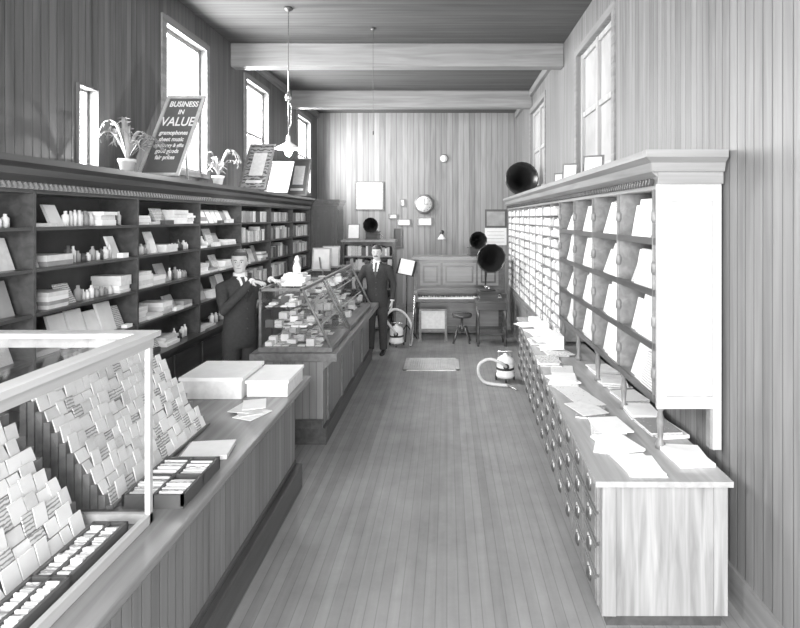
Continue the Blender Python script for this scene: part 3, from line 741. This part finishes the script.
def person(name,loc,yaw,H,armL,armR,head_yaw,moust,suit,lean=0):
    root=bpy.data.objects.new(name,None); COL.objects.link(root); sc=H/1.78
    root.matrix_world=Matrix.Translation(loc)@RZ(yaw).to_4x4()@Matrix.Scale(sc,4)
    b=MB()
    b.loft([(0,0,.78,.175,.125),(0,0,.82,.185,.135),(0,0,.95,.18,.13),(0,0,1.10,.165,.12),(0,-.005,1.24,.182,.128),(0,0,1.35,.195,.125),(0,.005,1.42,.19,.108),(0,.01,1.465,.14,.085),(0,.015,1.50,.075,.065),(0,.015,1.52,.06,.058)],suit)
    for s_ in (-1,1):
        b.tube([(s_*.09,0,.93),(s_*.092,0,.8),(s_*.1,-.012,.5),(s_*.105,.01,.25),(s_*.108,.012,.065)],[.1,.097,.078,.068,.064],suit,14)
    for A,s_ in ((armL,-1),(armR,1)):
        E=Vector(A['e']); W=Vector(A['w']); Sh=Vector((s_*.195,.005,1.405))
        b.tube([(s_*.12,.01,1.43),Sh,Sh.lerp(E,.5),E,E.lerp(W,.45),W],[.055,.068,.058,.053,.048,.041],suit,12)
    me=remesh(b,.013,5)
    me.materials.append(suit); me.materials.append(m_trou); me.materials.append(m_shirt); me.materials.append(m_tie)
    for p in me.polygons:
        c=p.center; k=0
        if c.z<.775: k=1
        if c.y<-.035 and 1.27<c.z<1.56 and abs(c.x)<(c.z-1.25)*.24: k=3 if abs(c.x)<.02 else 2
        p.material_index=k
    o=bpy.data.objects.new('suited_body',me); COL.objects.link(o); o.parent=root
    b=MB()
    for s_ in (-1,1):
        b.hexa([(s_*.004,-.136,1.25),(s_*.05,-.137,1.34),(s_*.085,-.12,1.36),(s_*.055,-.128,1.26)],[(s_*.004,-.143,1.25),(s_*.05,-.143,1.345),(s_*.085,-.128,1.365),(s_*.055,-.136,1.26)],suit)
    for z in (1.18,1.08,.98): b.lathe([(.009,0),(.009,.004)],m_dk,8,(.012,-.128,z),RX(90))
    b.lathe([(.062,1.50),(.060,1.545),(.057,1.545),(.058,1.50)],m_shirt,20,(0,.012,0),caps=False)
    for A in (armL,armR):
        W=Vector(A['w']); d=Vector(A['d']).normalized(); b.tube([W-d*.0,W+d*.022],[.036,.034],m_shirt,12)
    b.build('collar_cuffs_lapels',root)
    b=MB()
    for s_ in (-1,1):
        x=s_*.112; R=[]
        for y,w,h in ((.065,.025,.03),(.05,.036,.07),(0,.038,.085),(-.06,.042,.06),(-.13,.044,.045),(-.175,.034,.035),(-.195,.015,.02)):
            R.append([Vector((x+w*math.cos(k*math.pi/6),y,max(0.001,h/2+h*.5*math.sin(k*math.pi/6)*1.1))) for k in range(12)])
        b.rings(R,m_black)
    b.build('shoes',root)
    b=MB()
    for A,s_ in ((armL,-1),(armR,1)):
        W=Vector(A['w'])+Vector(A['d']).normalized()*.03; hand(b,W,A['d'],A['n'],A.get('s',1))
    me=remesh(b,.0042,2); me.materials.append(m_skin)
    o=bpy.data.objects.new('hands',me); COL.objects.link(o); o.parent=root
    b=MB()
    b.loft([(0,-.045,-.003,.022,.02),(0,-.035,.008,.040,.045),(0,-.018,.035,.055,.068),(0,-.008,.07,.065,.084),(0,0,.11,.073,.094),(0,.004,.15,.076,.098),(0,.006,.18,.073,.095),(0,.008,.21,.057,.078),(0,.008,.23,.034,.05),(0,.008,.238,.01,.015)],m_skin,24)
    b.tube([(0,.022,-.10),(0,.02,-.04),(0,.014,.05)],[.058,.052,.055],m_skin,16)
    b.tube([(0,-.084,.132),(0,-.100,.105),(0,-.110,.088),(0,-.090,.078)],[.009,.011,.014,.010],m_skin,8)
    for s_ in (-1,1):
        b.lathe([(.004,-.006),(.026,-.003),(.026,.004),(.004,.006)],m_skin,12,(s_*.079,.012,.105),RY(90+s_*18)@Matrix.Diagonal((1.25,.75,1)))
        b.tube([(s_*.028,-.080,.07),(s_*.045,-.060,.09)],[.012,.014],m_skin,8)
        b.tube([(s_*.012,-.088,.132),(s_*.046,-.076,.134)],[.008,.008],m_skin,8)
    me=remesh(b,.0045,2); me.materials.append(m_skin); me.materials.append(m_hair)
    def ishair(c):
        if abs(c.x)>.078 and c.z<.14: return False
        hl=.178 if c.y<-.05 else max(.045,.178-(c.y+.05)*1.5)
        return c.z>hl
    for p in me.polygons:
        if ishair(p.center): p.material_index=1
    nrm=[v.normal.copy() for v in me.vertices]
    for v,nn in zip(me.vertices,nrm):
        if ishair(v.co): v.co+=nn*.009*(1 if v.co.z>.1 else .5)
    HM=Matrix.Translation((0,-.0,1.542))@RZ(head_yaw).to_4x4()
    h=bpy.data.objects.new('head',me); COL.objects.link(h); h.parent=root; h.matrix_local=HM
    b=MB(); b.M=HM
    for s_ in (-1,1):
        b.lathe([(.002,-.008),(.009,-.005),(.012,0),(.009,.005),(.002,.008)],m_card,12,(s_*.030,-.078,.114),RX(90))
        b.lathe([(.006,0),(.006,.004)],m_black2,10,(s_*.030,-.085,.114),RX(90))
        b.tube([(s_*.014,-.095,.132),(s_*.032,-.091,.137),(s_*.05,-.077,.131)],[.003,.004,.002],m_hair,6)
    b.tube([(-.024,-.080,.052),(0,-.089,.052),(.024,-.080,.052)],[.003,.006,.003],m_lip,8)
    if moust: b.tube([(-.036,-.078,.060),(-.014,-.094,.067),(0,-.098,.066),(.014,-.094,.067),(.036,-.078,.060)],[.003,.009,.007,.009,.003],m_hair,8)
    b.build('facial_features',root)
    return root
person('man',(-1.13,9.02,0),-4,1.74,
  dict(e=(-.30,-.08,1.17),w=(-.21,-.27,.975),d=(.1,-.85,-.22),n=(0,-.2,-1),s=-1),
  dict(e=(.275,.03,1.14),w=(.27,-.08,.90),d=(-.05,-.2,-1),n=(-1,0,0),s=-1),0,True,m_suit)
person('man',(-2.22,6.0,0),50,1.84,
  dict(e=(-.27,-.16,1.19),w=(-.05,-.30,1.475),d=(.25,-.9,-.02),n=(0,0,-1),s=-1),
  dict(e=(.27,-.14,1.18),w=(.17,-.30,1.475),d=(-.05,-.95,-.02),n=(0,0,-1),s=1),-38,False,m_suit2)
# ------------------------------------------------------------------ lights
def area(name,loc,rot,sx,sy,p):
    l=bpy.data.lights.new(name,'AREA'); l.shape='RECTANGLE'; l.size=sx; l.size_y=sy; l.energy=p
    o=bpy.data.objects.new(name,l); COL.objects.link(o); o.location=loc; o.rotation_euler=rot; return o
R90=math.radians(90)
area('shopfront_daylight',((XL+XR)/2,YF-.1,2.35),(R90,0,0),4.0,3.6,600)
for (a,c,z0,z1) in WL:
    area('window_daylight',(XL-.25,(a+c)/2,(z0+z1)/2),(0,-R90,0),z1-z0,c-a,290*(c-a))  # the first one shines through the added, out-of-view opening
pl=bpy.data.lights.new('pendant_bulb','POINT'); pl.energy=40; pl.shadow_soft_size=.04
o=bpy.data.objects.new('pendant_bulb',pl); COL.objects.link(o); o.location=(-1.84,6.5,2.86)
w=bpy.data.worlds.new('World'); S.world=w; w.use_nodes=True
w.node_tree.nodes['Background'].inputs[0].default_value=(1,1,1,1); w.node_tree.nodes['Background'].inputs[1].default_value=2.5
# ------------------------------------------------------------------ camera
cd=bpy.data.cameras.new('Camera'); cam=bpy.data.objects.new('Camera',cd); COL.objects.link(cam)
cam.location=(0,0,2.18); cam.rotation_euler=(R90,0,0); cd.sensor_width=36; cd.lens=25.2
cd.shift_x=-47/800; cd.shift_y=-96/800; cd.clip_start=.05
S.camera=cam
S.view_settings.view_transform='Standard'; S.view_settings.look='None'; S.view_settings.exposure=0.3; S.view_settings.gamma=1.12
